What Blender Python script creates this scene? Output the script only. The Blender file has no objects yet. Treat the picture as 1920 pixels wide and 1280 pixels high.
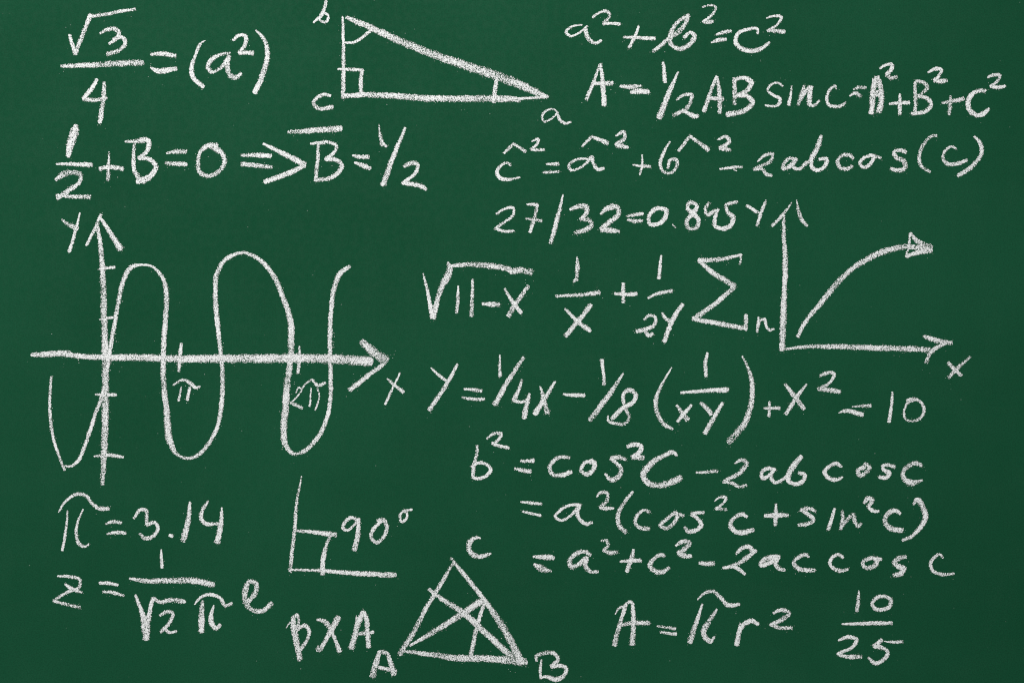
import bpy, math, random
from mathutils import Vector
random.seed(7)
scene = bpy.context.scene
R = math.radians

# ------------------------------------------------------------------ camera
MM = 0.001                 # one pixel of the 1920 x 1280 photograph is one millimetre of board
CZ = 1.40                  # height of the middle of the board
cam_d = bpy.data.cameras.new("camera"); cam = bpy.data.objects.new("camera", cam_d)
scene.collection.objects.link(cam); scene.camera = cam
cam_d.lens = 50; cam_d.sensor_width = 36; cam_d.clip_start = 0.05; cam_d.clip_end = 60
cam.location = (0, -1.92 * 50 / 36, CZ); cam.rotation_euler = (R(90), 0, 0)

# ------------------------------------------------------------------ light
w = bpy.data.worlds.new("World"); scene.world = w; w.use_nodes = True
w.node_tree.nodes["Background"].inputs[0].default_value = (0.95, 0.98, 1.0, 1)
w.node_tree.nodes["Background"].inputs[1].default_value = 0.39
def area(name, loc, target, size, power, col):
    d = bpy.data.lights.new(name, 'AREA'); d.shape = 'RECTANGLE'; d.size, d.size_y = size
    d.energy = power; d.color = col
    o = bpy.data.objects.new(name, d); scene.collection.objects.link(o); o.location = loc
    o.rotation_euler = (Vector(target) - Vector(loc)).to_track_quat('-Z', 'Y').to_euler()
    return o
area("softbox_lamp", (-1.0, -3.5, 3.5), (-0.1, 0, 1.4), (2.2, 1.6), 168.0, (1.0, 0.985, 0.96))
scene.view_settings.view_transform = 'Standard'; scene.view_settings.look = 'None'
scene.cycles.use_denoising = False       # a denoiser would wipe out the grain of the chalk
scene.cycles.filter_width = 1.15
scene.view_settings.exposure = 0; scene.view_settings.gamma = 1

# ------------------------------------------------------------------ materials
class NT:
    def __init__(s, name):
        s.m = bpy.data.materials.new(name); s.m.use_nodes = True; s.t = s.m.node_tree
        for n in list(s.t.nodes): s.t.nodes.remove(n)
        s.out = s.n('ShaderNodeOutputMaterial')
    def n(s, typ, **kw):
        nd = s.t.nodes.new(typ)
        for k, v in kw.items(): setattr(nd, k, v)
        return nd
    def link(s, a, b): s.t.links.new(a, b)
    def val(s, sock, v):
        if hasattr(v, 'links'): s.link(v, sock)
        else: sock.default_value = v
    def math(s, op, a, b=0.0, c=0.0, clamp=False):
        nd = s.n('ShaderNodeMath', operation=op); nd.use_clamp = clamp
        for i, v in enumerate((a, b, c)): s.val(nd.inputs[i], v)
        return nd.outputs[0]
    def ramp(s, v, a, b, lo=0.0, hi=1.0, smooth=True):
        nd = s.n('ShaderNodeMapRange'); nd.interpolation_type = 'SMOOTHSTEP' if smooth else 'LINEAR'
        for i, x in enumerate((v, a, b, lo, hi)): s.val(nd.inputs[i], x)
        return nd.outputs[0]
    def noise(s, vec, scale, detail=2.0, rough=0.5, dist=0.0):
        nd = s.n('ShaderNodeTexNoise'); s.link(vec, nd.inputs['Vector'])
        nd.inputs['Scale'].default_value = scale; nd.inputs['Detail'].default_value = detail
        nd.inputs['Roughness'].default_value = rough; nd.inputs['Distortion'].default_value = dist
        return nd.outputs['Fac']
    def mix(s, f, a, b):
        nd = s.n('ShaderNodeMix', data_type='RGBA'); s.val(nd.inputs[0], f)
        s.val(nd.inputs[6], a); s.val(nd.inputs[7], b); return nd.outputs[2]
    def pos(s, scale=(1, 1, 1), rot=(0, 0, 0)):
        g = s.n('ShaderNodeNewGeometry'); mp = s.n('ShaderNodeMapping')
        s.link(g.outputs['Position'], mp.inputs[0])
        mp.inputs['Rotation'].default_value = rot; mp.inputs['Scale'].default_value = scale
        return mp.outputs[0]
    def bump(s, h, strength, dist):
        b = s.n('ShaderNodeBump'); s.link(h, b.inputs['Height'])
        b.inputs['Strength'].default_value = strength; b.inputs['Distance'].default_value = dist
        return b.outputs[0]
    def bsdf(s, col, rough, spec=0.3):
        b = s.n('ShaderNodeBsdfPrincipled'); s.val(b.inputs['Base Color'], col)
        s.val(b.inputs['Roughness'], rough); b.inputs['Specular IOR Level'].default_value = spec
        return b

def board_material():
    k = NT('green_board_enamel'); p = k.pos()
    col = k.mix(k.ramp(k.noise(p, 1.7, 4, 0.6), 0.3, 0.7), (0.0032, 0.0530, 0.0222, 1), (0.0050, 0.0630, 0.0275, 1))
    # wiped-out chalk: a thin film that follows the sweep of the eraser
    film = k.math('MULTIPLY', k.ramp(k.noise(k.pos((3.2, 1, 11), (0, R(24), 0)), 1.0, 6, 0.62, 0.5), 0.42, 0.78),
                  k.ramp(k.noise(p, 420, 2, 0.6), 0.40, 0.70))
    film2 = k.math('MULTIPLY', k.ramp(k.noise(k.pos((14, 1, 3.5), (0, R(-8), 0)), 1.0, 6, 0.65, 0.4), 0.45, 0.80),
                   k.ramp(k.noise(p, 300, 3, 0.6), 0.42, 0.68))
    f = k.math('ADD', k.math('MULTIPLY', film, 0.015), k.math('MULTIPLY', film2, 0.015), clamp=True)
    col = k.mix(f, col, (0.30, 0.42, 0.36, 1))
    # pores of the writing surface, and loose specks of dust
    pores = k.ramp(k.noise(p, 400, 2, 0.65), 0.36, 0.60, 0.87, 1.08)
    mul = k.n('ShaderNodeMix', data_type='RGBA', blend_type='MULTIPLY'); mul.inputs[0].default_value = 1
    k.link(col, mul.inputs[6]); comb = k.n('ShaderNodeCombineColor')
    for i in range(3): k.link(pores, comb.inputs[i])
    k.link(comb.outputs[0], mul.inputs[7]); col = mul.outputs[2]
    v = k.n('ShaderNodeTexVoronoi'); k.link(p, v.inputs['Vector']); v.inputs['Scale'].default_value = 95
    sp = k.math('MULTIPLY', k.ramp(v.outputs['Distance'], 0.05, 0.13, 1, 0),
                k.ramp(k.noise(p, 33, 2), 0.60, 0.70, 0, 0.22))
    col = k.mix(sp, col, (0.50, 0.58, 0.53, 1))
    b = k.bsdf(col, k.ramp(k.noise(p, 90, 3), 0.3, 0.7, 0.66, 0.82), 0.09)
    k.link(k.bump(k.noise(p, 480, 3, 0.65), 0.25, 0.0004), b.inputs['Normal'])
    k.link(b.outputs[0], k.out.inputs[0]); return k.m

def chalk_material():
    k = NT('white_chalk'); p = k.pos()
    at = k.n('ShaderNodeAttribute'); at.attribute_name = 'pressure'; press = at.outputs['Fac']
    grain = k.math('ADD', k.math('MULTIPLY', k.noise(p, 440, 1.5, 0.65), 0.56),
                   k.math('MULTIPLY', k.noise(k.pos((1, 1, 1), (R(30), R(40), R(17))), 860, 1.5, 0.65), 0.44))
    patch = k.math('MULTIPLY', k.math('SUBTRACT', k.noise(p, 38, 3, 0.6), 0.5), 0.40)
    t = k.ramp(k.math('ADD', press, patch), 0.0, 1.0, 0.64, 0.412, smooth=False)
    cover = k.ramp(k.math('SUBTRACT', grain, t), -0.03, 0.035)
    tone = k.ramp(k.noise(k.pos((1, 1, 1), (R(12), R(25), R(50))), 430, 2.0, 0.75), 0.36, 0.52)
    col = k.mix(tone, (0.43, 0.425, 0.43, 1), (0.80, 0.81, 0.80, 1))
    b = k.bsdf(col, 0.95, 0.05)
    k.link(k.bump(grain, 0.15, 0.0005), b.inputs['Normal'])
    tr = k.n('ShaderNodeBsdfTransparent'); mx = k.n('ShaderNodeMixShader')
    k.link(cover, mx.inputs[0]); k.link(tr.outputs[0], mx.inputs[1]); k.link(b.outputs[0], mx.inputs[2])
    k.link(mx.outputs[0], k.out.inputs[0]); return k.m
BOARD, CHALK = board_material(), chalk_material()
k = NT('loose_chalk'); b = k.bsdf((0.62, 0.66, 0.62, 1), 0.95, 0.05); k.link(b.outputs[0], k.out.inputs[0]); CRUMB = k.m

# ------------------------------------------------------------------ the board
def box(name, x0, x1, y0, y1, z0, z1, mat, kind=None, bevel=0.0):
    vs = [(x, y, z) for x in (x0, x1) for y in (y0, y1) for z in (z0, z1)]
    fs = [(0, 1, 3, 2), (4, 6, 7, 5), (0, 4, 5, 1), (2, 3, 7, 6), (0, 2, 6, 4), (1, 5, 7, 3)]
    me = bpy.data.meshes.new(name); me.from_pydata(vs, [], fs); me.materials.append(mat)
    o = bpy.data.objects.new(name, me); scene.collection.objects.link(o)
    if kind: o['kind'] = kind
    return o
board = box('chalkboard', -1.25, 1.25, 0.0, 0.018, CZ - 0.85, CZ + 0.85, BOARD, 'structure')
board['label'] = 'dark green chalkboard filled edge to edge with white chalk mathematics'

# ------------------------------------------------------------------ chalk marks
# Each stroke is a low ridge of chalk on the board: a path with a width at every point.
V = (-1.0, -0.78, -0.45, 0.0, 0.45, 0.78, 1.0)
PROF = (0.0, 0.60, 0.94, 1.0, 0.94, 0.60, 0.0)
stroke_no = 0
paths = []                                    # kept for the crumbs beside the strokes

def catmull(P, closed=False):
    out = []
    n = len(P)
    for i in range(n - 1):
        p0 = P[max(i - 1, 0)]; p1 = P[i]; p2 = P[i + 1]; p3 = P[min(i + 2, n - 1)]
        L = math.hypot(p2[0] - p1[0], p2[1] - p1[1]); m = max(2, int(L / 2.2))
        # centripetal-like tangents: scaled by neighbouring lengths to avoid overshoot
        def tan(a, b, c):
            la = math.hypot(b[0]-a[0], b[1]-a[1]) or 1e-6; lb = math.hypot(c[0]-b[0], c[1]-b[1]) or 1e-6
            return [((b[j]-a[j])/la * lb + (c[j]-b[j])/lb * la) / (la + lb) for j in range(3)]
        t1 = tan(p0, p1, p2) if i > 0 else [(p2[j]-p1[j])/max(L,1e-6) for j in range(3)]
        t2 = tan(p1, p2, p3) if i < n - 2 else [(p2[j]-p1[j])/max(L,1e-6) for j in range(3)]
        for q in range(m):
            t = q / m; t2_, t3_ = t*t, t*t*t
            h = (2*t3_-3*t2_+1, t3_-2*t2_+t, -2*t3_+3*t2_, t3_-t2_)
            out.append([h[0]*p1[j] + h[1]*L*t1[j] + h[2]*p2[j] + h[3]*L*t2[j] for j in range(3)])
    out.append(list(P[-1]))
    return out

def ribbon(P, dens, acc):
    """P: [x, y, width] in photograph pixels -> vertices, faces, pressures"""
    global stroke_no
    stroke_no += 1
    vs, fs, pr = acc
    # extend the ends by half a width and close them round
    def ext(a, b):
        L = math.hypot(a[0]-b[0], a[1]-b[1]) or 1e-6
        d = ((a[0]-b[0])/L, (a[1]-b[1])/L)
        return d
    d0, d1 = ext(P[0], P[1]), ext(P[-1], P[-2])
    r0, r1 = P[0][2] * 0.5, P[-1][2] * 0.5
    E0, E1 = [], []
    for t in (1.0, 0.92, 0.75, 0.5, 0.25):
        s = max(0.12, math.sqrt(max(0.0, 1 - t*t)))
        pull = 0.45                                   # P ends near the tip of the stroke
        E0.append([P[0][0] + d0[0]*r0*t*pull, P[0][1] + d0[1]*r0*t*pull, P[0][2]*s])
        E1.append([P[-1][0] + d1[0]*r1*t*pull, P[-1][1] + d1[1]*r1*t*pull, P[-1][2]*s])
    Q = E0 + P + E1[::-1]
    n = len(Q); base = len(vs)
    ph = random.uniform(0, 100); side = random.uniform(-0.16, 0.16)
    dens *= random.uniform(0.80, 1.0)
    lift = 0.00005 + (stroke_no % 97) * 0.0000022
    for i, (x, y, wd) in enumerate(Q):
        a = Q[max(i-1, 0)]; c = Q[min(i+1, n-1)]
        tx, ty = c[0]-a[0], c[1]-a[1]; L = math.hypot(tx, ty) or 1e-6
        nx, ny = -ty/L, tx/L
        wob = 1 + 0.05*math.sin(ph + i*0.55) + 0.04*math.sin(ph*2.3 + i*1.31)
        hw = wd * (1.11 + 0.011 * min(wd, 10.0) - 0.006 * max(0.0, wd - 11.0)) * 0.5 * wob
        wear = 0.08*math.sin(ph + i*0.21) + 0.07*math.sin(ph*1.7 + i*0.083)
        endf = min(1.0, 0.72 + 0.28*min(i, n-1-i)/7.0)
        top = dens * endf * (1.0 - max(0.0, min(0.11, (wd - 8.0) * 0.016)))
        for v, pf in zip(V, PROF):
            X = (x + nx*hw*v - 960) * MM; Z = (640 - (y + ny*hw*v)) * MM + CZ
            hgt = lift + 0.00028 * pf
            vs.append((X, -hgt, Z))
            pr.append(max(0.0, top * pf * (1 + side*v) + wear * pf))
    for i in range(n - 1):
        for j in range(6):
            q = base + i*7 + j
            fs.append((q, q+1, q+8, q+7))
    paths.append(Q)

def parse_strokes(line, org):
    kind = line[0]; toks = line.split()
    head = toks[0][1:]; dens = 1.0
    if 'd' in head: head, d = head.split('d'); dens = int(d) / 10
    wdef = float(head); runs, cur = [], []
    (ox, oy, s) = org
    for t in toks[1:]:
        if t[0] == '#':
            a = t[1:].split(','); ox, oy = float(a[0]), float(a[1]); s = 4.0; continue
        corner = t.endswith('!'); a = [float(q) for q in t.rstrip('!').split(',')]
        wd = a[2] if len(a) > 2 else wdef
        p = [ox + a[0]/s, oy + a[1]/s, wd/s]
        cur.append(p)
        if corner: runs.append(cur); cur = [list(p)]
    if len(cur) > 1: runs.append(cur)
    return kind, dens, runs

def make_mesh(name, acc, origin):
    vs, fs, pr = acc
    me = bpy.data.meshes.new(name)
    me.from_pydata([(x-origin[0], y-origin[1], z-origin[2]) for x, y, z in vs], [], fs)
    at = me.attributes.new('pressure', 'FLOAT', 'POINT'); at.data.foreach_set('value', pr)
    me.materials.append(CHALK)
    me.polygons.foreach_set('use_smooth', [True] * len(me.polygons))
    return me

things = []      # thing -> dict(name,label,cat, parts=[dict(name,desc,acc,subs=[...])])
def load(text):
    org = (0, 0, 4.0); th = part = node = None
    for line in text.strip().splitlines():
        line = line.strip()
        if not line: continue
        if line[0] == '@':
            f = line[1:].split('|'); th = dict(name=f[0], label=f[1], cat=f[2], group=f[3] if len(f) > 3 else None, parts=[]); things.append(th)
        elif line[0] == '#':
            a = line[1:].split(); org = (float(a[0]), float(a[1]), float(a[2]) if len(a) > 2 else 4.0)
        elif line[0] in 'lc' and line[1].isdigit():
            kind, dens, runs = parse_strokes(line, org)
            for run in runs:
                if kind == 'l' and len(run) > 2 and is_straight(run): P = catmull(run)
                elif kind == 'l':
                    for a, b in zip(run[:-1], run[1:]): ribbon(hand(catmull([a, b])), dens, node['acc'])
                    continue
                else: P = catmull(run)
                ribbon(hand(P), dens, node['acc'])
        elif line[0] == '>':
            nm, _, ds = line[1:].partition(':'); node = dict(name=nm, desc=ds, acc=([], [], [])); part['subs'].append(node)
        else:
            nm, _, ds = line.partition(':'); part = node = dict(name=nm, desc=ds, acc=([], [], []), subs=[]); th['parts'].append(part)

def is_straight(P):
    for a, b, c in zip(P[:-2], P[1:-1], P[2:]):
        u = math.atan2(b[1]-a[1], b[0]-a[0]); v = math.atan2(c[1]-b[1], c[0]-b[0])
        d = abs((u - v + math.pi) % (2*math.pi) - math.pi)
        if d > R(42): return False
    return True

def hand(P):
    """the small tremor of a hand-held stick"""
    ph = random.uniform(0, 50)
    for i, p in enumerate(P):
        p[0] += 0.22*math.sin(ph + i*0.37); p[1] += 0.22*math.sin(ph*1.9 + i*0.31)
    return P

def descr(node):
    if node['name'] in ('letter', 'digit', 'exponent') and node['desc']:
        d = node['desc']
        if node['name'] == 'exponent': return 'small raised chalk ' + d
        if node['name'] == 'digit': return 'chalk digit ' + d
        return ('capital' if d.isupper() else 'lower-case') + ' chalk letter ' + d
    return None

def build_things():
    for th in things:
        allv = [v for p in th['parts'] for q in [p] + p['subs'] for v in q['acc'][0]]
        x0, x1 = min(v[0] for v in allv), max(v[0] for v in allv); z0 = min(v[2] for v in allv)
        root = bpy.data.objects.new(th['name'], None); scene.collection.objects.link(root)
        root.location = base = ((x0+x1)/2, 0.0, z0); root.empty_display_size = 0.02
        root['label'] = th['label']; root['category'] = th['cat']
        if th['group']: root['group'] = th['group']
        def centre(vs):
            xs = [v[0] for v in vs]; zs = [v[2] for v in vs]
            return ((min(xs)+max(xs))/2, 0.0, (min(zs)+max(zs))/2)
        for p in th['parts']:
            c = centre(p['acc'][0])
            o = bpy.data.objects.new(p['name'], make_mesh(p['name'], p['acc'], c)); scene.collection.objects.link(o)
            o.parent = root; o.location = tuple(c[i]-base[i] for i in range(3))
            if descr(p): o['label'] = descr(p)
            for s in p['subs']:
                c2 = centre(s['acc'][0])
                q = bpy.data.objects.new(s['name'], make_mesh(s['name'], s['acc'], c2)); scene.collection.objects.link(q)
                q.parent = o; q.location = tuple(c2[i]-c[i] for i in range(3))
                if descr(s): q['label'] = descr(s)

SPOTS = [(626,624,.8),(627,631,1),(626,641,.7),(625,646,1),(626,651,.8),(147,675,1),(148,680,.8),(217,626,1),
    (216,633,.8),(218,640,.9),(213,658,.7),(208,681,1),(207,694,.7),(341,672,1),(343,681,.9),(334,685,1.1),(331,683,.8),(341,686,.9),
    (419,643,.8),(418,650,1),(97,466+160,.6),(229,470,.9),(233,464,.7),(196,420,.6),(316,559,.9),(230,565,.8),(348,723,.8),
    (350,755,.9),(421,725,.9),(1464,558,1),(98,765,.8),(100,788,.8),(105,821,.7),(99,705,.9),(163,810,.6),(530,838,.9),(529,842,.7),
    (283,120,.6),(282,124,.7),(284,127,.6),(1250,137,.7),(1220,174,.6),(468,86,.6),(745,986,.6),(940,1196,1)]

def build_crumbs(count):
    """loose grains of chalk that fell beside the strokes"""
    vs, fs = [], []
    wts = [len(p) for p in paths]
    for Q in random.choices(paths, wts, k=count):
        x, y, wd = random.choice(Q)
        if wd < 4: continue
        if random.random() < 0.8:
            a = random.uniform(0, 2*math.pi); d = wd * (0.5 + abs(random.gauss(0, 0.22)))
        else:
            a = random.uniform(0.15*math.pi, 0.85*math.pi); d = wd * random.uniform(0.6, 2.4)
        cx, cy = x + math.cos(a)*d, y + math.sin(a)*d
        r = random.choice((0.28, 0.35, 0.45, 0.6)) * random.uniform(0.8, 1.2)
        b = len(vs); n = random.choice((4, 5)); h = r * random.uniform(0.5, 0.9) * MM; rot = random.uniform(0, 6)
        for q in range(n):
            t = rot + q*2*math.pi/n; rr = r * random.uniform(0.65, 1.2)
            vs.append(((cx + math.cos(t)*rr - 960)*MM, -0.00002, (640 - cy - math.sin(t)*rr)*MM + CZ))
        vs.append(((cx-960)*MM, -h, (640-cy)*MM + CZ))
        for q in range(n): fs.append((b+q, b+n, b+(q+1) % n))
    # the larger grains that can be seen singly under and beside the wave graph
    for cx, cy, r in SPOTS:
        b = len(vs)
        for q in range(5):
            t = q*2*math.pi/5; rr = r * random.uniform(0.7, 1.2)
            vs.append(((cx + math.cos(t)*rr - 960)*MM, -0.00002, (640 - cy - math.sin(t)*rr)*MM + CZ))
        vs.append(((cx-960)*MM, -r*0.7*MM, (640-cy)*MM + CZ))
        for q in range(5): fs.append((b+q, b+5, b+(q+1) % 5))
    me = bpy.data.meshes.new('chalk_dust'); me.from_pydata(vs, [], fs); me.materials.append(CRUMB)
    o = bpy.data.objects.new('chalk_dust', me); scene.collection.objects.link(o)
    o['kind'] = 'stuff'; o['label'] = 'fine white chalk grains scattered beside the writing'; o['category'] = 'chalk dust'

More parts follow.
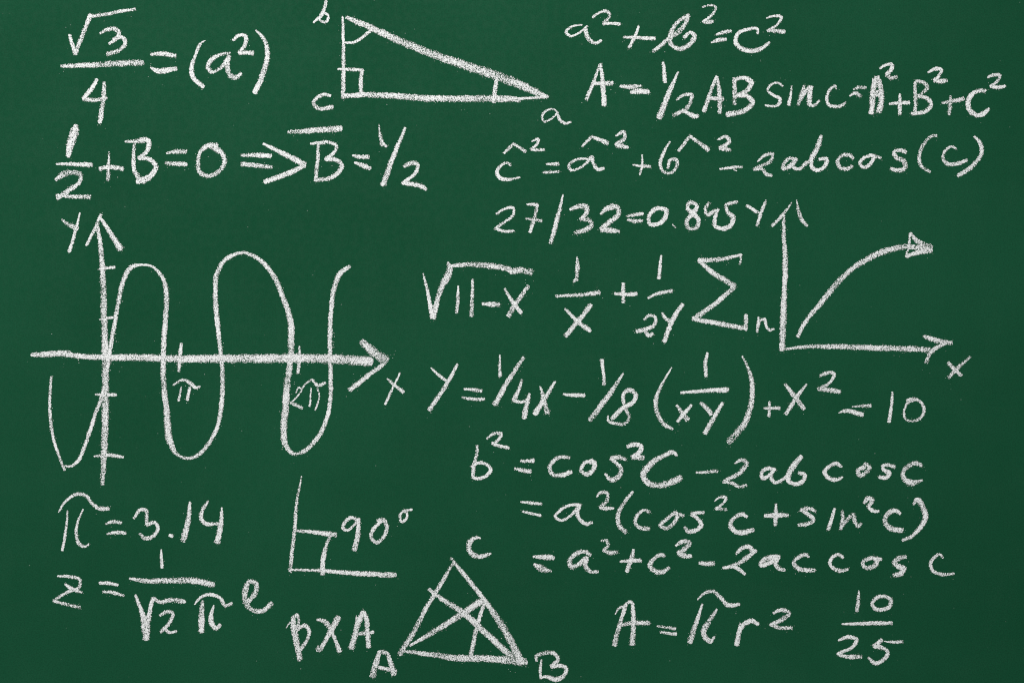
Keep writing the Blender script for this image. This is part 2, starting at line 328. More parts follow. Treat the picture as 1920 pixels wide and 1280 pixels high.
MARKS = r"""
@equation|chalk equation at top left, root three over four equals a squared in brackets|equation
#70 0
fraction_bar
l40 180,498,26 300,493,34 480,485 640,475,44 795,470,38
>root_sign
l26 240,262,24 285,408,34
c32 287,408 325,300 365,200 398,112,34
l24 380,130 520,108,26 620,88,26 735,70,24
>digit:3
c30 468,255,18 520,225,28 585,218,34 612,245,34 595,290,28 540,330,22
c30 570,300 640,282 662,325 620,375 525,408,36
>digit:4
c30 447,595,26 415,655,32 345,740,34! 410,752,30 520,735,30
c32 502,618,24 500,700 485,800,32 475,880,38 465,922,28
equals_sign
l34 850,410,20 900,405,30 1040,418,34
l32 850,508,12 880,525,30 1045,518,32
bracket
c28 1262,306,6 1235,320,18 1185,420,24 1155,520,34 1175,590,34 1245,655,34
letter:a
c28 1448,402,24 1400,405,26 1320,440,32 1280,500,34 1300,538,28 1370,515,26 1430,430,30
c34 1435,420 1425,500,36 1450,570,38 1490,582,36 1530,552,26
>exponent:2
c28 1468,305,24 1510,268,26 1560,270,30 1560,330,28 1515,400,28! 1560,395,30 1620,400,38
bracket
c36 1640,230,14 1690,280,26 1725,370,34 1715,480,38 1680,590,40 1630,698,38
@triangle_drawing|chalk right triangle with letters b, c and a and a thick grainy sloping side|triangle drawing
#570 0
side
l26 290,125,16 292,200,20 296,400,26 296,560,30 292,735,30
side
l44 315,130,28 460,190,44 700,300,52 1000,420,56 1250,505,64 1450,570,68 1640,645,60 1760,700,44 1830,730,24
side
l40 285,720,32 500,713,40 700,722,44 900,738,46 1150,742,46 1450,742,50 1620,748,38
l22 1600,745,24 1710,735,20 1825,728,30
angle_arc
c20 308,322,18 370,318,20 430,290,24 470,255,24 505,225,26
right_angle_mark
l24 255,518,16 330,523,24 440,525,24
l30 440,525,28 425,610,30 430,712,30
angle_arc
l32 1448,580,26 1435,660,34 1425,770,30
letter:b
c28 165,8,24 155,60,28 122,130,26
c20 72,172,16 110,135,22 160,102,20 182,122,22 168,165,20 128,160,20 110,130,20
letter:c
c26 198,722,24 150,710,26 100,735,28 72,775,28 100,810,28 215,802,34
letter:a
c16 1905,850 1870,820,16 1820,830,18 1785,880,20 1800,912,18 1850,895,16 1900,850,16
#1040 0
c20 20,850,16 40,900,24 80,925,24 122,915,16
@equation|chalk equation at the top right, a squared plus b squared equals c squared|equation
#1040 0
letter:a
c20 205,190,14 160,190,16 110,212,20 85,245,22 115,272,20 180,250,16 240,200,16
c28 240,195,16 235,240,34 270,310,30 310,325,28 352,305,20
>exponent:2
c24 285,132,18 330,100,20 390,88,26 412,108,24 365,180,24! 430,178,22 490,182,26
plus_sign
l28 520,280,20 620,285,26 752,290,30
c26 630,198,18 605,270,24 558,360,24
letter:b
l32 735,390,26 810,330,30 855,290,28
c32 855,295 905,185,30 960,140,26 1000,115,28 990,160,30 930,240,38 870,290,30 870,330,32 935,368,32 1010,335,36 1045,265,34 1025,245,26 970,285,28
>exponent:2
c20 1108,55,14 1160,42,16 1208,55,18 1185,105,22 1112,165,22! 1150,168,30 1190,162,24
equals_sign
l26 1212,262,18 1270,242,28 1325,235,22
l26 1175,320,16 1230,302,30 1285,296,26
letter:c
c30 1525,255,20 1520,218,22 1450,222,24 1370,260,28 1358,320,34 1410,370,34 1480,382,34 1560,360,28 1610,320,24
>exponent:2
c24 1588,138,12 1640,122,18 1700,130,24 1680,175,20 1595,232,20! 1650,235,30 1725,240,34
@equation|chalk equation A equals one half AB sin c equals A, B and C squared|equation
#1040 0
letter:A
l24 340,485,20 290,620,26 238,748,30
l32 345,480,20 358,590,30 372,792,38
l30 275,630,24 436,626,38
equals_sign
l32 490,648,20 540,652,34 645,645,22
l36 570,695,22 600,688,38 705,688,32
slash
l38 928,540,16 860,690,36 785,885,44
>digit:1
l26 812,468,22 822,550,28 828,618,28
>digit:2
c28 915,748,20 970,712,24 1025,715,30 1018,775,28 985,820,28! 890,868,30
c28 960,828 1010,852,30 1050,875,36 1078,868,24
letter:A
l30 1215,575,28 1170,690,28 1120,838,32
l32 1217,578,26 1235,700,32 1238,848,32
l28 1160,738,26 1262,745,38
letter:B
l32 1350,590,36 1350,700,32 1350,785,28
c34 1342,600,24 1420,585,34 1475,620,38 1440,680,34 1365,718,28! 1450,725,34 1485,770,36 1430,825,36 1290,862,38
letter:S
c22 1712,645,16 1680,625,18 1620,640,20 1598,675,20 1640,715,24 1690,745,26 1680,785,24 1640,798,20 1578,790,16
letter:i
l24 1776,645,14 1770,720,22 1755,788,28
#1440 0
letter:n
l32 270,645,20 255,710,36 225,788,24
c28 235,760,24 290,680,28 325,648,24
c32 325,648,28 310,730,38 318,790,30 350,790,24 385,755,16
letter:C
c26 512,668,12 508,648,18 460,680,22 440,730,22 455,785,26 510,802,26 560,790,26 585,765,16
equals_sign
c26 640,672,18 690,655,26 735,660,24
c28 612,720,16 650,700,28 700,725,28
letter:A
l34 810,580,30 795,650,38 774,852,38
l40 826,575,28 846,680,42 850,760,42 828,842,42
l20 790,590,14 784,680,22 776,800,24
l26 770,690,20 862,690,30
l24 770,715,20 862,712,30
>exponent:2
c26 838,515,18 880,490,22 930,485,26 925,520,30 890,560,34! 920,585,30 968,580,28
plus_sign
l26 908,780,16 980,775,28 1060,770,28
l26 988,705,16 990,780,28 988,858,26
letter:B
l26 1102,615,24 1105,720,28 1102,850,28
c26 1110,610,24 1170,620,26 1195,655,28 1170,690,26 1125,722,26! 1200,745,30 1222,785,30 1190,830,32 1075,855,26
>exponent:2
c26 1200,545,16 1260,518,28 1300,525,28 1285,565,24 1245,605,28! 1290,612,34 1340,605,32
plus_sign
l28 1305,775,16 1385,760,30 1468,740,28
l26 1368,720,20 1368,790,28 1355,860,22
letter:C
c34 1632,682,28 1590,680,30 1530,710,34 1498,770,38 1525,840,38 1575,868,34 1620,850,36 1658,815,22
>exponent:2
c26 1648,580,20 1690,565,26 1738,568,26 1715,615,22 1670,650,26! 1720,655,30 1780,650,24
@equation|chalk equation one half plus B equals zero, with an arrow and B under a bar|equation
#80 220
fraction_bar
l28 105,350,16 220,352,28 370,358,36
>digit:1
c50 250,60,34 235,120,66 210,200,56 190,295,34
>digit:2
c36 98,470,26 140,435,42 230,415,38 285,430,32 280,480,30 200,545,36 110,610,30
l28 105,588,26 230,595,28 360,598,34
plus_sign
c28 428,388,34 490,372,30 605,388,34
l24 498,260,12 495,340,24 490,475,30
letter:B
l30 620,182,20 690,180,28 740,170,40
c34 690,200,22 682,300,28 690,400,32 735,470,40
c34 730,172,42 790,175,40 790,240,32 720,310,28! 790,310,30 850,370,36 820,430,38 760,470,44 705,485,36
equals_sign
l32 930,268,18 1000,258,34 1078,258,32
l34 920,345,28 1000,350,34 1080,355,32
digit:0
c34 1310,215,40 1250,210,40 1190,250,28 1165,340,30 1175,410,32 1240,440,32 1320,405,32 1365,340,34 1345,270,36 1270,220,46
arrow
l34 1490,285,20 1580,285,32 1712,288,34
l34 1490,350,34 1600,362,34 1720,375,26
#440 180
l32 212,358,18 350,425,34 525,515,44
l34 530,520,30 400,580,38 225,645,34
letter:B
l30 628,350,22 620,500,28 605,635,28
c28 570,358,16 630,352,28 720,352,28 762,372,26 740,430,26 680,475,28! 760,480,32 805,520,32 780,570,34 700,620,32 605,630,28
>overbar
l40 400,272,26 550,262,38 800,245,46
equals_sign
l32 885,445,18 930,455,30 1005,458,34
l34 900,500,18 960,520,36 1018,545,30
slash
l36 1280,240,20 1200,430,34 1112,670,42
>digit:1
l28 1082,215,10 1092,290,24 1108,370,38
l24 1108,350,24 1138,380,20
>digit:2
c30 1270,530,26 1320,505,34 1375,515,28 1360,570,28 1260,655,26! 1340,662,32 1400,678,36 1438,702,24
@equation|chalk equation with hats over c, a and b, ending in cos of bracketed c|equation
#900 200
letter:c
c26 232,440,20 200,422,18 150,450,26 128,490,30 150,535,30 210,548,24 300,530,14
>hat
l24 182,350,22 250,278,24 345,340,24
>exponent:2
c20 388,262,14 440,242,22 430,280,20 380,322,22! 430,325,24 485,322,22
equals_sign
l26 498,430,16 590,430,28
l22 475,492,18 590,490,22
letter:a
c24 845,400,14 790,392,18 720,400,20 665,450,24 680,475,22 740,465,18 800,420,20 840,375,24 848,420,28 885,470,28 930,462,22
>hat
l26 765,300,20 838,225,24 960,275,36
>exponent:2
c26 1018,220,16 1080,190,28 1085,230,28 1020,290,34! 1060,295,38 1112,308,24
plus_sign
l22 1148,435,16 1200,445,20 1278,450,24
l18 1217,362,12 1215,440,18 1198,512,18
letter:b
c24 1425,262,14 1380,340,24 1352,430,26 1370,485,24 1420,500,24 1475,450,26 1475,400,26 1430,400,26 1410,460,24
>hat
l26 1490,332,24 1575,222,26 1715,325,34
>exponent:2
c28 1785,248,18 1850,228,26 1870,255,28 1800,315,34! 1840,318,36 1878,328,24
minus_sign
l24 1798,468,16 1920,455,22 1968,456,18
l12 1900,472,10 1925,482,8
#1380 200
digit:2
c24 160,412,14 210,368,24 275,355,26 265,400,28 200,440,26 132,472,22! 200,470,26 230,510,28 268,518,22
letter:a
c28 440,395,26 400,390,26 355,440,28 350,465,26 390,455,30 455,390,28 425,450,28 465,468,26 530,415,22
letter:b
c32 520,440,20 580,370,28 615,300,32 640,220,26
c30 635,225,26 610,310,38 565,400,32 570,460,30 610,478,28 670,440,30 680,395,30 625,395,22
letter:c
c28 880,390,26 850,365,30 790,370,26 762,410,28 780,455,30 820,470,30 875,445,26
letter:o
c26 1010,370,24 960,385,26 930,430,28 960,455,26 1010,425,26 1030,370,30 1000,362,20
c26 1020,365,28 1085,385,26
letter:s
c30 1275,345,30 1240,328,30 1185,340,28 1200,380,34 1260,410,36 1270,455,34 1210,480,32 1160,465,28
bracket
c26 1505,218,24 1470,222,22 1410,280,26 1375,360,26 1385,440,26 1455,490,20
letter:c
c22 1650,318,16 1625,300,18 1570,330,22 1550,380,26 1580,425,28 1650,430,30 1735,402,24
bracket
c30 1785,222,18 1835,280,30 1840,350,30 1790,430,32 1665,520,30
@division|chalk sum twenty-seven over thirty-two equals 0.845, below the equation with hats|sum
#900 200
digit:2
c22 122,805,16 180,768,20 250,762,22 250,810,24 190,860,22 115,915,20! 180,935,22 255,932,18
digit:7
l24 352,733,16 430,735,26
l28 432,735,24 410,830,26 375,942,26
l22 345,838,16 462,858,24
slash
l28 624,660,12 590,800,30 530,1025,32
digit:3
c30 675,772,24 740,748,34 800,755,38 800,790,32 755,845,28! 820,850,34 838,885,34 790,925,36 708,945,30
digit:2
c38 905,805,20 950,765,38 1030,755,40 1040,800,34 980,860,38 905,920,36! 960,925,42 1045,938,28
equals_sign
l28 1098,822,16 1160,812,26 1222,800,26
l28 1105,848,18 1160,858,30 1218,855,26
digit:0
c32 1385,765,24 1320,765,30 1265,830,30 1275,880,30 1330,880,32 1390,830,34 1395,775,34 1355,765,22
dot
l14 1445,883,10 1468,908,14
digit:8
c28 1615,730,24 1570,720,30 1555,760,32 1600,800,34 1640,860,32 1625,905,30 1560,905,28 1550,860,30 1610,790,32 1625,740,30 1590,718,26
digit:4
c28 1718,720,24 1690,770,26 1700,810,28 1770,775,26
l28 1785,768,24 1760,840,30 1758,895,26
digit:5
l28 1840,735,22 1880,725,28 1930,715,20
c30 1845,740,26 1855,790,28 1900,830,34 1880,890,34 1820,915,34 1755,895,24
@curve_graph|chalk graph with a rising curve ending in a hollow arrowhead|graph
#1380 200
letter:Y
l28 80,742,22 165,795,28
l28 225,705,20 190,790,28 155,895,24
axis
c38 #1380,200 360,810,20 358,900,26 358,960,28 #1440,420 125,180,34 130,320,40 125,450,36 118,620,44 112,760,46 106,945,40
>arrowhead
#1380 200
l26 418,718,8 368,790,22 270,895,22
c26 455,702,10 470,790,26 495,850,26 535,895,20
axis
#1440 420
c36 130,938,18 250,922,26 430,918,34 640,922,38 850,930,42 1050,935,40 1215,942,38
>arrowhead
l34 1165,838,22 1200,852,34 1320,885,34 1382,890,30
l32 1340,880,34 1220,965,30 1182,1040,30
curve
c36 220,845,28 280,735,30 390,600,36 520,440,40 620,345,36 760,255,42 900,195,42 1040,170,40 1150,180,34 1225,190,34
>arrowhead
l30 1072,68,18 1100,110,30 1225,178,42
l22 1066,70,18 1052,180,18 1035,240,16
l34 1035,245,26 1120,215,34 1225,195,40
letter:x
l24 1350,1040,28 1448,1138,30
l26 1522,990,16 1410,1090,30 1352,1152,26
@formula|chalk root sign over eleven minus X|formula
#780 420
root_sign
l32 56,372,14 90,520,26 125,705,38
l34 128,705,38 180,500,38 250,320,38 240,285,18
c38 248,318,24 340,305,32 470,305,40 600,320,42 700,335,40! 700,345,40 780,345,44 870,362,46
>digit:1
l24 316,465,14 314,570,26 303,668,22
>digit:1
l28 425,415,20 422,540,26 417,690,30
>minus_sign
l34 498,598,22 560,602,36 625,602,34
>letter:X
l28 664,485,16 730,590,30 790,668,28
l32 843,465,28 760,580,34 690,690,36
@formula|chalk sum of two fractions, one over X plus one over two Y|formula
#780 420
fraction_bar
l30 1045,540,22 1200,533,24 1375,515,38
>digit:1
l26 1205,245,12 1212,290,26 1203,420,26
l28 1200,415,26 1180,432,22
>letter:X
l28 1118,635,20 1200,720,30 1305,802,36
l36 1312,605,38 1220,720,36 1120,838,36
plus_sign
l30 1555,445,28 1555,590,28
l28 1490,522,20 1580,528,28 1655,522,30
#1180 420
fraction_bar
l24 138,555,18 200,525,24 320,502,28
>digit:1
l28 240,235,16 230,320,26 222,408,30
>digit:2
c24 110,715,22 150,685,24 195,700,24 190,750,26 120,790,32 52,805,28! 110,795,30 150,835,32 178,820,24
>letter:Y
l28 245,665,16 275,710,30 318,728,28
l32 400,600,28 340,690,34 260,880,34
@formula|chalk summation sign with a small n beside it|formula
#1180 420
summation_sign
l22 840,228,18 828,302,18
l36 842,230,20 700,262,30 520,275,38
l36 525,278,26 600,345,36 790,465,38
l34 792,468,32 640,600,34 480,712,38
l34 475,712,30 640,740,34 880,785,34
l28 875,680,30 872,785,32
letter:n
l22 968,695,14 965,750,22 960,810,20
c22 965,765,20 985,720,20 1015,712,22 1025,760,22 1050,795,24 1085,785,20
@sine_graph|large chalk graph with a wave looping across its thick horizontal axis|graph
#40 380
letter:Y
l26 305,125,18 350,160,28 420,195,40
l24 440,75,12 410,200,22 360,370,26
axis
#40 380
c42 570,160,22 590,300,34 605,460,38 615,640,42 618,800,46 624,960,46 628,1100,50 630,1270,50 #40,620 630,500,50 628,700,50 620,900,46 608,1150,30
>arrowhead
l26 598,90,26 560,180,26 488,320,22
l34 590,110,22 650,200,32 745,350,46
>tick_mark
#40 380
c20 575,500,10 640,490,22 700,485,22
>tick_mark
c18 585,875,10 650,865,20 690,862,18
>tick_mark
#40 620
l26 555,478,14 640,475,30 715,482,20
>tick_mark
l24 545,940,14 640,930,28 765,945,20
wave
#40 620
c24 225,345,18 215,480,22 215,620,24 250,840,22 325,1045,20
c28 325,1012,14 370,1015,20 415,985,26 480,850,28 550,640,28 610,470,28 650,260,28 680,60,30 #40,380 705,880,30 735,710,32 775,560,34 830,480,34 900,465,18 980,480,20 1050,545,28 1085,650,36 1088,760,36 1075,950,38 1065,1150,38 #40,620 1065,360,38 1090,600,42 1120,840,46 1160,920,28 1250,955,22 1310,940,26 1400,850,30 1470,720,30 1500,560,34 1508,300,32 1490,120,30 #340,440 270,650,36 255,450,36 270,280,36 340,180,32 460,135,24 560,170,30 680,290,34 766,480,38 804,590,40 821,665,44 824,760,48 820,920,42 790,1150,50 #340,620 782,560,50 768,740,46 780,850,40 840,922,26 930,895,30 1000,830,32 1090,660,32 1115,540,30 1120,330,32 1115,120,34 #340,440 1118,650,34 1130,500,34 1155,370,36 1200,280,38 1265,235,26
axis
#40 620
c44 75,180,32 180,178,38 300,170,44! 420,188,36 620,200,42 860,200,50 1150,210,52 1500,208,60 1900,207,64 #340,620 900,205,62 1200,215,68 1425,230,68
l30 150,165,16 260,160,24 365,165,30
#340 620
>arrowhead
l56d9 1352,78,44 1420,142,62 1480,188,72 1535,222,76
l32 1522,245,30 1400,335,34 1262,445,36
>tick_mark
#40 620
l26 1200,95,22 1190,200,30 1180,305,20
>tick_mark
#340 620
l24 886,115,14 885,220,24 875,320,26
pi_sign
#40 620
c20 1138,408,16 1220,368,22 1270,395,28 1310,428,26 1340,418,18
l18 1200,418,12 1180,525,22
l26 1262,425,22 1245,518,26
digit:2
#340 620
c14 858,465,8 885,425,14 900,435,14 870,490,12 818,540,14! 860,555,28 908,580,26
pi_sign
#340 620
c18 905,430,14 945,385,18 980,368,22 1020,410,28 1080,388,22
l14 975,425,10 963,565,18
c14 1020,430,14 1035,480,12 1005,595,14
letter:x
l24 1545,358,14 1600,410,24 1668,460,28
l18 1640,315,14 1580,440,20 1530,550,20
@equation|chalk equation starting with Y equals one quarter X and ending in equals ten|equation
#780 640
letter:Y
l24 112,198,14 170,250,24 235,300,26
l30 312,170,22 230,320,30 98,515,32
equals_sign
l28 362,355,18 492,370,28
l28 345,418,16 420,432,26 512,430,26
slash
l36 808,118,24 700,280,34 590,475,38
>digit:1
l24 628,100,12 630,260,28
>digit:4
l26 795,285,22 770,360,26 735,440,36! 790,455,24 850,430,26
l34 852,392,20 830,480,36 810,575,38
letter:X
l38 930,338,14 950,400,32 965,460,36 988,540,40
l38 1045,298,18 970,420,34 890,545,38
minus_sign
l28 1105,395,18 1180,402,28 1265,405,30
slash
l36 1555,240,16 1440,410,38 1305,590,38
>digit:1
l28 1392,135,28 1405,230,24 1410,325,28
>digit:8
c28 1645,390,34 1600,365,34 1560,390,30 1555,440,26 1580,520,26 1600,560,24 1575,610,24 1500,615,24 1440,590,18 1440,555,14
c32 1470,580,34 1550,500,34 1640,440,32 1650,395,34
#1180 640
bracket
c26 318,195,10 240,330,22 198,440,32 220,560,32 280,635,30 325,655,22
fraction_bar
l36 385,385,20 560,370,28 740,362,40
>digit:1
l26 585,85,20 570,170,30 575,260,28
>letter:X
l32 355,480,24 400,540,32 440,585,38
l28 465,475,22 420,530,30 362,600,26
>letter:Y
l30 535,460,24 580,500,34 615,545,34
l34 700,460,26 640,560,32 565,690,34
bracket
c36 848,110,16 905,240,30 920,420,36 870,600,44 745,755,48
plus_sign
l26 1010,498,18 1130,500,28
l26 1050,450,20 1048,560,26
letter:X
l34 1168,320,22 1230,400,34 1310,505,34
l28 1330,318,14 1260,410,30 1175,545,28
>exponent:2
c30 1430,255,24 1500,232,28 1535,240,26 1510,300,22 1415,355,26! 1490,362,34 1580,378,34
equals_sign
#1440 640
l20 632,488,10 770,480,30
l28 530,535,10 570,522,24 710,548,34
digit:1
l24 932,380,16 925,490,24 905,603,28
digit:0
c22 1040,440,22 1090,430,26 1150,460,22 1170,520,26 1140,575,22 1080,598,18 1030,580,20 1022,520,20 1050,460,18 1100,440,16
@equation|chalk equation at the lower right beginning with b squared equals cos squared C|equation
#780 640
letter:b
c28 458,780,24 455,850,24 435,920,28 425,1020,28
c26 415,940,20 460,910,26 520,915,24 560,960,28 530,1005,26 480,1025,26 425,1020,28
>exponent:2
c24 532,730,18 580,692,24 640,690,26 615,740,22 568,765,22! 620,780,26 695,800,26
equals_sign
l30 785,895,24 885,893,32
l30 740,952,20 800,965,32 862,975,28
letter:c
c32 1150,870,28 1100,865,28 1030,895,28 1002,950,32 1030,1000,32 1100,1000,34 1165,975,34
letter:o
c30 1325,890,28 1260,915,28 1240,970,30 1280,995,32 1335,950,34 1335,905,32 1300,905,26
letter:s
c32 1575,885,24 1530,868,34 1465,875,36! 1500,910,28 1540,960,34 1520,1010,36 1460,1035,38 1420,990,20
>exponent:2
c34 1585,788,26 1640,772,34 1690,788,34 1675,828,34 1620,868,34! 1705,870,40
#960 780
letter:C
c36 1235,298,16 1220,275,30 1140,295,32 1030,370,44 985,440,46 1020,500,42 1100,518,40 1190,495,48 1270,460,44
minus_sign
l24 1382,422,18 1540,412,28
digit:2
c30 1668,355,14 1720,328,28 1760,345,32 1720,410,34 1585,490,24! 1640,498,24 1710,528,26 1758,515,22
#1180 640
letter:a
c28 1095,960,26 1040,950,30 990,990,28 1000,1025,28 1050,1000,26 1090,955,24 1060,1010,28 1090,1055,28 1150,1035,24 1200,980,20
letter:b
c40 1290,860,34 1240,920,40 1200,985,44 1190,1040,34 1240,1068,30 1300,1045,32 1315,1000,32 1270,985,26
letter:c
c28 1592,940,22 1560,915,28 1500,935,28 1465,980,32 1500,1025,30 1550,1035,28 1600,1018,20
letter:o
c30 1765,915,28 1800,945,34 1770,985,34 1725,1000,34 1715,970,32 1765,940,36
l24 1790,940,26 1815,945,16
#1380 800
letter:s
c28 1192,300,28 1140,285,28 1100,295,28 1110,325,30 1150,345,32 1130,378,30 1075,375,28
letter:c
c34 1395,290,28 1350,270,36 1290,295,36 1250,350,32 1270,400,40 1320,420,46 1400,398,14
@equation|chalk line starting with equals, a squared times a bracket of cos and sin squared|equation
#960 780
equals_sign
l22 65,642,14 150,650,24 222,656,20
l26 78,712,18 215,745,24
letter:a
c24 515,665,26 440,665,22 360,705,24 325,755,24 360,780,22 440,745,22 505,675,24 490,720,28 520,785,28 560,808,28 602,795,24
>exponent:2
c24 635,605,14 660,575,24 715,575,24 715,620,28 660,685,26! 700,690,32 762,688,20
bracket
c30 905,565,22 840,650,28 795,740,32 805,820,34 855,870,38
letter:c
c28 1035,720,28 990,705,24 935,750,28 925,800,28 970,840,30 1030,840,30
letter:o
c28 1225,720,28 1160,770,26 1110,820,28 1150,840,28 1220,790,30 1240,735,30 1215,720,26
l28 1230,725,28 1290,748,20
letter:s
c30 1440,722,28 1390,725,28 1345,735,28! 1390,765,28 1420,810,32 1385,850,32 1320,860,34 1295,830,22
>exponent:2
c18 1520,635,10 1560,605,20 1605,615,24 1585,650,20 1525,695,20! 1570,690,24 1612,700,24
letter:c
c32 1760,755,28 1735,735,30 1670,760,30 1638,810,34 1670,860,36 1740,870,38 1810,850,32
#1380 800
plus_sign
l34 215,665,26 300,662,38 390,662,28
l26 300,575,16 298,660,34 292,738,28
letter:s
c30 595,635,24 560,612,30 485,620,28! 540,655,30 580,695,32 540,725,32 465,735,26
letter:i
l28 742,608,20 720,680,28 692,770,28
letter:n
l28 795,620,18 800,700,30 785,765,26
c28 790,750,24 840,690,30 880,655,30 890,705,32 915,745,28 940,722,22
>exponent:2
c30 962,570,24 990,535,38 1020,545,36 990,600,28! 1030,630,30 1072,630,22
letter:c
c34 1232,650,24 1200,628,32 1140,650,36 1115,705,36 1150,755,40 1250,775,36
bracket
c36 1330,580,18 1355,545,34 1400,600,40 1420,670,40 1385,750,34 1320,815,28 1248,850,22
@equation|chalk line starting with equals, a squared plus c squared minus two a c cos c|equation
#960 780
equals_sign
l36 158,1052,18 240,1055,36 312,1062,40
l40 165,1112,28 220,1140,48 292,1162,24
letter:a
c36 590,1040,28 550,1015,30 480,1030,34 430,1090,34 445,1130,34 500,1110,32 560,1060,34 550,1110,34 590,1165,28 645,1162,22
>exponent:2
c26 670,935,16 710,932,26 720,965,26 685,1005,26! 730,1022,32 790,1015,24
plus_sign
l30 812,1088,18 890,1082,28 968,1080,34
l28 912,1000,24 890,1080,34 860,1165,28
letter:c
c32 1148,1048,28 1120,1038,28 1060,1070,30 1035,1120,34 1070,1160,36 1130,1165,34 1180,1135,26
>exponent:2
c30 1228,970,18 1285,938,34 1330,948,36 1300,990,34 1245,1025,34! 1290,1045,38 1345,1048,26
minus_sign
l34 1405,1098,26 1460,1106,34 1515,1102,32
digit:2
c32 1680,1030,24 1730,985,30 1790,985,32 1800,1010,32
c30 1830,1005,28 1760,1060,34 1660,1120,30 1582,1135,20! 1670,1130,28 1750,1182,24
#1380 800
letter:a
c32 325,975,34 270,975,36 190,1015,32 185,1035,30 250,1020,32 315,980,34 295,1020,34 320,1060,30 365,1072,28
letter:c
c30 545,975,20 530,960,26 470,975,28 432,1020,30 465,1060,36 520,1072,34 590,1072,26
letter:c
c28 805,980,22 780,960,26 725,975,28 705,1020,28 740,1065,28 795,1078,28 840,1065,24
letter:o
c30 1060,985,32 1000,985,30 950,1020,30 965,1050,30 1030,1045,34 1060,1000,34 1030,980,30
l26 1050,990,30 1090,990,24
letter:s
c36 1275,975,32 1220,985,34 1185,1015,36 1220,1045,38 1260,1060,38 1240,1095,38 1180,1112,32
letter:c
c24 1552,980,18 1530,955,22 1490,975,24 1460,1020,26 1470,1070,26 1520,1102,26 1580,1105,24 1635,1098,18
@equation|chalk equation pi equals 3.14, below the vertical axis of the wave graph|equation
#80 900
pi_sign
c26 118,238,14 180,150,20 250,105,24 320,112,26 370,170,28 430,212,34 498,210,26
l20 188,225,12 175,370,20 148,525,20
c22 303,218,12 262,320,20 252,410,24 280,480,26 320,495,22 352,475,16
equals_sign
c24 470,328,14 510,312,26 590,318,24
l28 482,402,14 530,392,26 622,395,28
digit:3
c26 685,285,20 740,220,28 775,225,26 780,290,26 780,335,26! 840,315,26 865,350,26 830,415,30 770,435,30 728,400,22
dot
l30 952,412,28 975,418,26
digit:1
l34 1105,162,20 1092,300,38 1052,455,44
digit:4
c26 1240,155,18 1200,220,28 1185,280,32! 1215,320,30 1320,325,26
l40 1345,205,16 1335,340,36 1308,468,42
@equation|chalk equation starting with Z, one over root two pi followed by e|equation
#80 900
letter:Z
c24 112,718,16 200,722,24 280,745,26 280,790,24 180,840,24 80,902,20! 160,925,24 282,950,24
l28 168,778,18 225,815,32 295,840,18
equals_sign
l26 425,770,22 500,772,26 565,785,22
l24 450,832,18 530,842,26 608,865,22
fraction_bar
c40 650,735,16 760,752,34 900,752,38 1050,750,44 1160,755,44 1285,785,42
>digit:1
l24 888,518,14 892,590,22 895,655,26
>root_sign
l38 695,860,20 745,990,36 775,1190,52
l36 775,1190,46 800,1000,34 828,880,26
c32 828,882,24 870,908,28 960,898,36 1070,908,30
>digit:2
c26 880,1012,22 930,985,28 975,990,26 955,1060,28 885,1138,24
c26 905,1105,22 950,1138,26 1005,1130,20
>pi_sign
c24 1140,928,14 1180,880,22 1280,858,26 1330,880,26 1375,940,28 1420,920,22
l40 1200,905,24 1192,1020,42 1190,1135,44
c30 1283,935,12 1265,1010,32 1270,1080,38 1300,1108,36 1335,1080,24
letter:e
c34 1540,915,34 1600,830,36 1600,770,34 1555,755,32 1520,820,40 1518,900,40 1560,965,36 1640,980,34 1720,920,32
@angle_drawing|chalk right angle drawing marked ninety degrees|angle drawing
#460 880
side
l24 422,50,10 385,250,22 370,450,28 350,620,28 335,765,30
side
l24 335,750,16 550,755,24 800,775,34 1125,790,40
right_angle_mark
l32 365,455,18 480,465,28 680,488,38
l30 635,495,20 590,630,34 578,785,34
digit:9
c28 845,380,20 800,360,28 745,395,26 735,440,24 765,455,22 810,420,20 850,365,26! 845,480,36 818,605,38
digit:0
c28 990,380,24 1035,375,32 1060,430,28 1040,500,28 980,545,28 945,510,28 965,440,28 1020,385,24
degree_sign
c20 1195,300,18 1160,345,20 1175,390,22 1210,360,20 1210,315,18
l20 1190,312,26 1252,298,18
@product|chalk letters B X A beside the small A of the lower triangle|formula
#500 1100 8
letter:B
l36 292,612,12 350,520,36
l80 395,440,60 410,600,90 455,850,84 500,1090,80
c44 390,460,50 460,425,64 480,470,44 470,560,40 430,620,40
c56 470,640,36 520,590,56 590,580,64 640,660,52 610,780,52 500,950,56
letter:X
c60 755,488,36 850,500,66 950,620,64 1040,820,56 1100,965,70
c80 1075,450,90 1000,590,84 900,760,68 820,920,64
c50 820,925,60 760,940,64 772,880,20
letter:A
c80 1445,370,70 1380,520,90 1330,700,80 1270,920,90
l20 1345,425,16 1348,520,40
c70 1450,365,60 1500,480,70 1510,650,70 1530,900,76
l52 1310,700,30 1430,695,56 1600,672,50
@triangle_drawing|chalk triangle at the bottom with crossing inner lines and corners A, B and C|triangle drawing
#640 960
side
l34 842,370,18 780,480,28 640,710,32 540,900,36 435,1065,40
side
l36 822,342,20 900,440,30 1060,640,34 1180,810,50 1290,1000,54 1350,1125,64
side
l40 475,1040,22 700,1068,38 850,1090,46 1100,1095,50 1385,1122,60
inner_line
l42 655,575,26 720,625,30 910,750,44 1100,920,44 1280,1085,44
inner_line
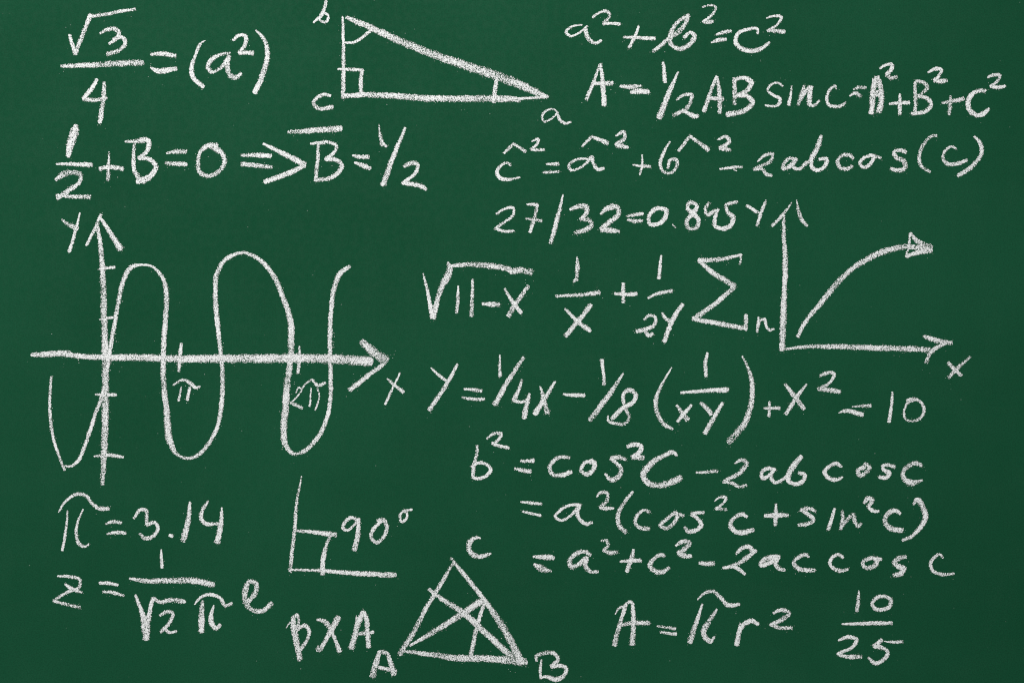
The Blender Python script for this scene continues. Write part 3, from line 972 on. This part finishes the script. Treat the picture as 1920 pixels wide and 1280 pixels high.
l42 512,1000,18 700,890,38 900,765,44 1075,650,52
inner_line
l34 1070,690,26 1025,830,30 970,1080,34
letter:C
c30 1042,195,14 1015,188,24 960,230,38 960,290,36 1020,330,36 1120,310,20
letter:A
l44 290,1040,30 260,1130,42 235,1230,50
c36 292,1042,30 335,1050,32 370,1130,36 395,1215,42
l32 280,1160,28 410,1192,30
letter:B
l20 1500,1105,14 1492,1170,22 1497,1245,22
c30 1465,1115,20 1460,1080,28 1520,1055,30 1600,1060,32 1625,1095,30 1575,1155,30! 1650,1150,30 1690,1170,28 1670,1220,30 1610,1250,38 1530,1230,24 1498,1235,20
@equation|chalk equation A equals pi r squared at the bottom of the board|equation
#1120 960
letter:A
c26 135,765,10 165,715,18 195,705,22 180,800,30 150,900,34 128,998,38
c30 195,760,28 225,680,26 250,668,24 268,760,32 262,990,42
l32 165,850,18 220,835,28 390,828,34
equals_sign
l28 448,850,16 585,872,28
l28 470,898,18 590,912,28
pi_sign
c26 750,655,10 800,608,22 870,592,28 925,640,28 980,695,34 1065,688,24
l36 788,688,16 740,830,32 692,972,44
c34 898,725,18 830,830,38 795,900,40 820,950,38 850,965,36 880,930,20
letter:r
l34 1072,835,18 1060,910,34 1045,995,36
c30 1060,910,26 1110,830,34 1160,812,34 1208,840,26
>exponent:2
c28 1320,755,22 1390,730,30 1440,755,28 1390,800,36 1295,840,24! 1360,862,28 1460,865,28
@formula|chalk fraction ten over twenty-five in the bottom right corner|formula
#1440 960
fraction_bar
l30 555,838,16 720,832,28 930,828,30
>digit:1
l28 683,585,14 676,660,26 668,740,32
>digit:0
c28 875,625,28 820,635,28 782,690,28 800,720,28 860,728,30 915,700,30 920,655,30 870,628,28
>digit:2
c28 528,958,18 600,935,30 665,955,30 640,1000,26 520,1060,24! 580,1080,28 700,1080,36
>digit:5
c28 855,955,30 795,1000,36! 860,1015,28 900,1050,28 870,1100,30 800,1130,30 755,1088,22
l24 870,965,6 930,970,22 1010,970,26
"""
load(MARKS)
build_things()
build_crumbs(5200)
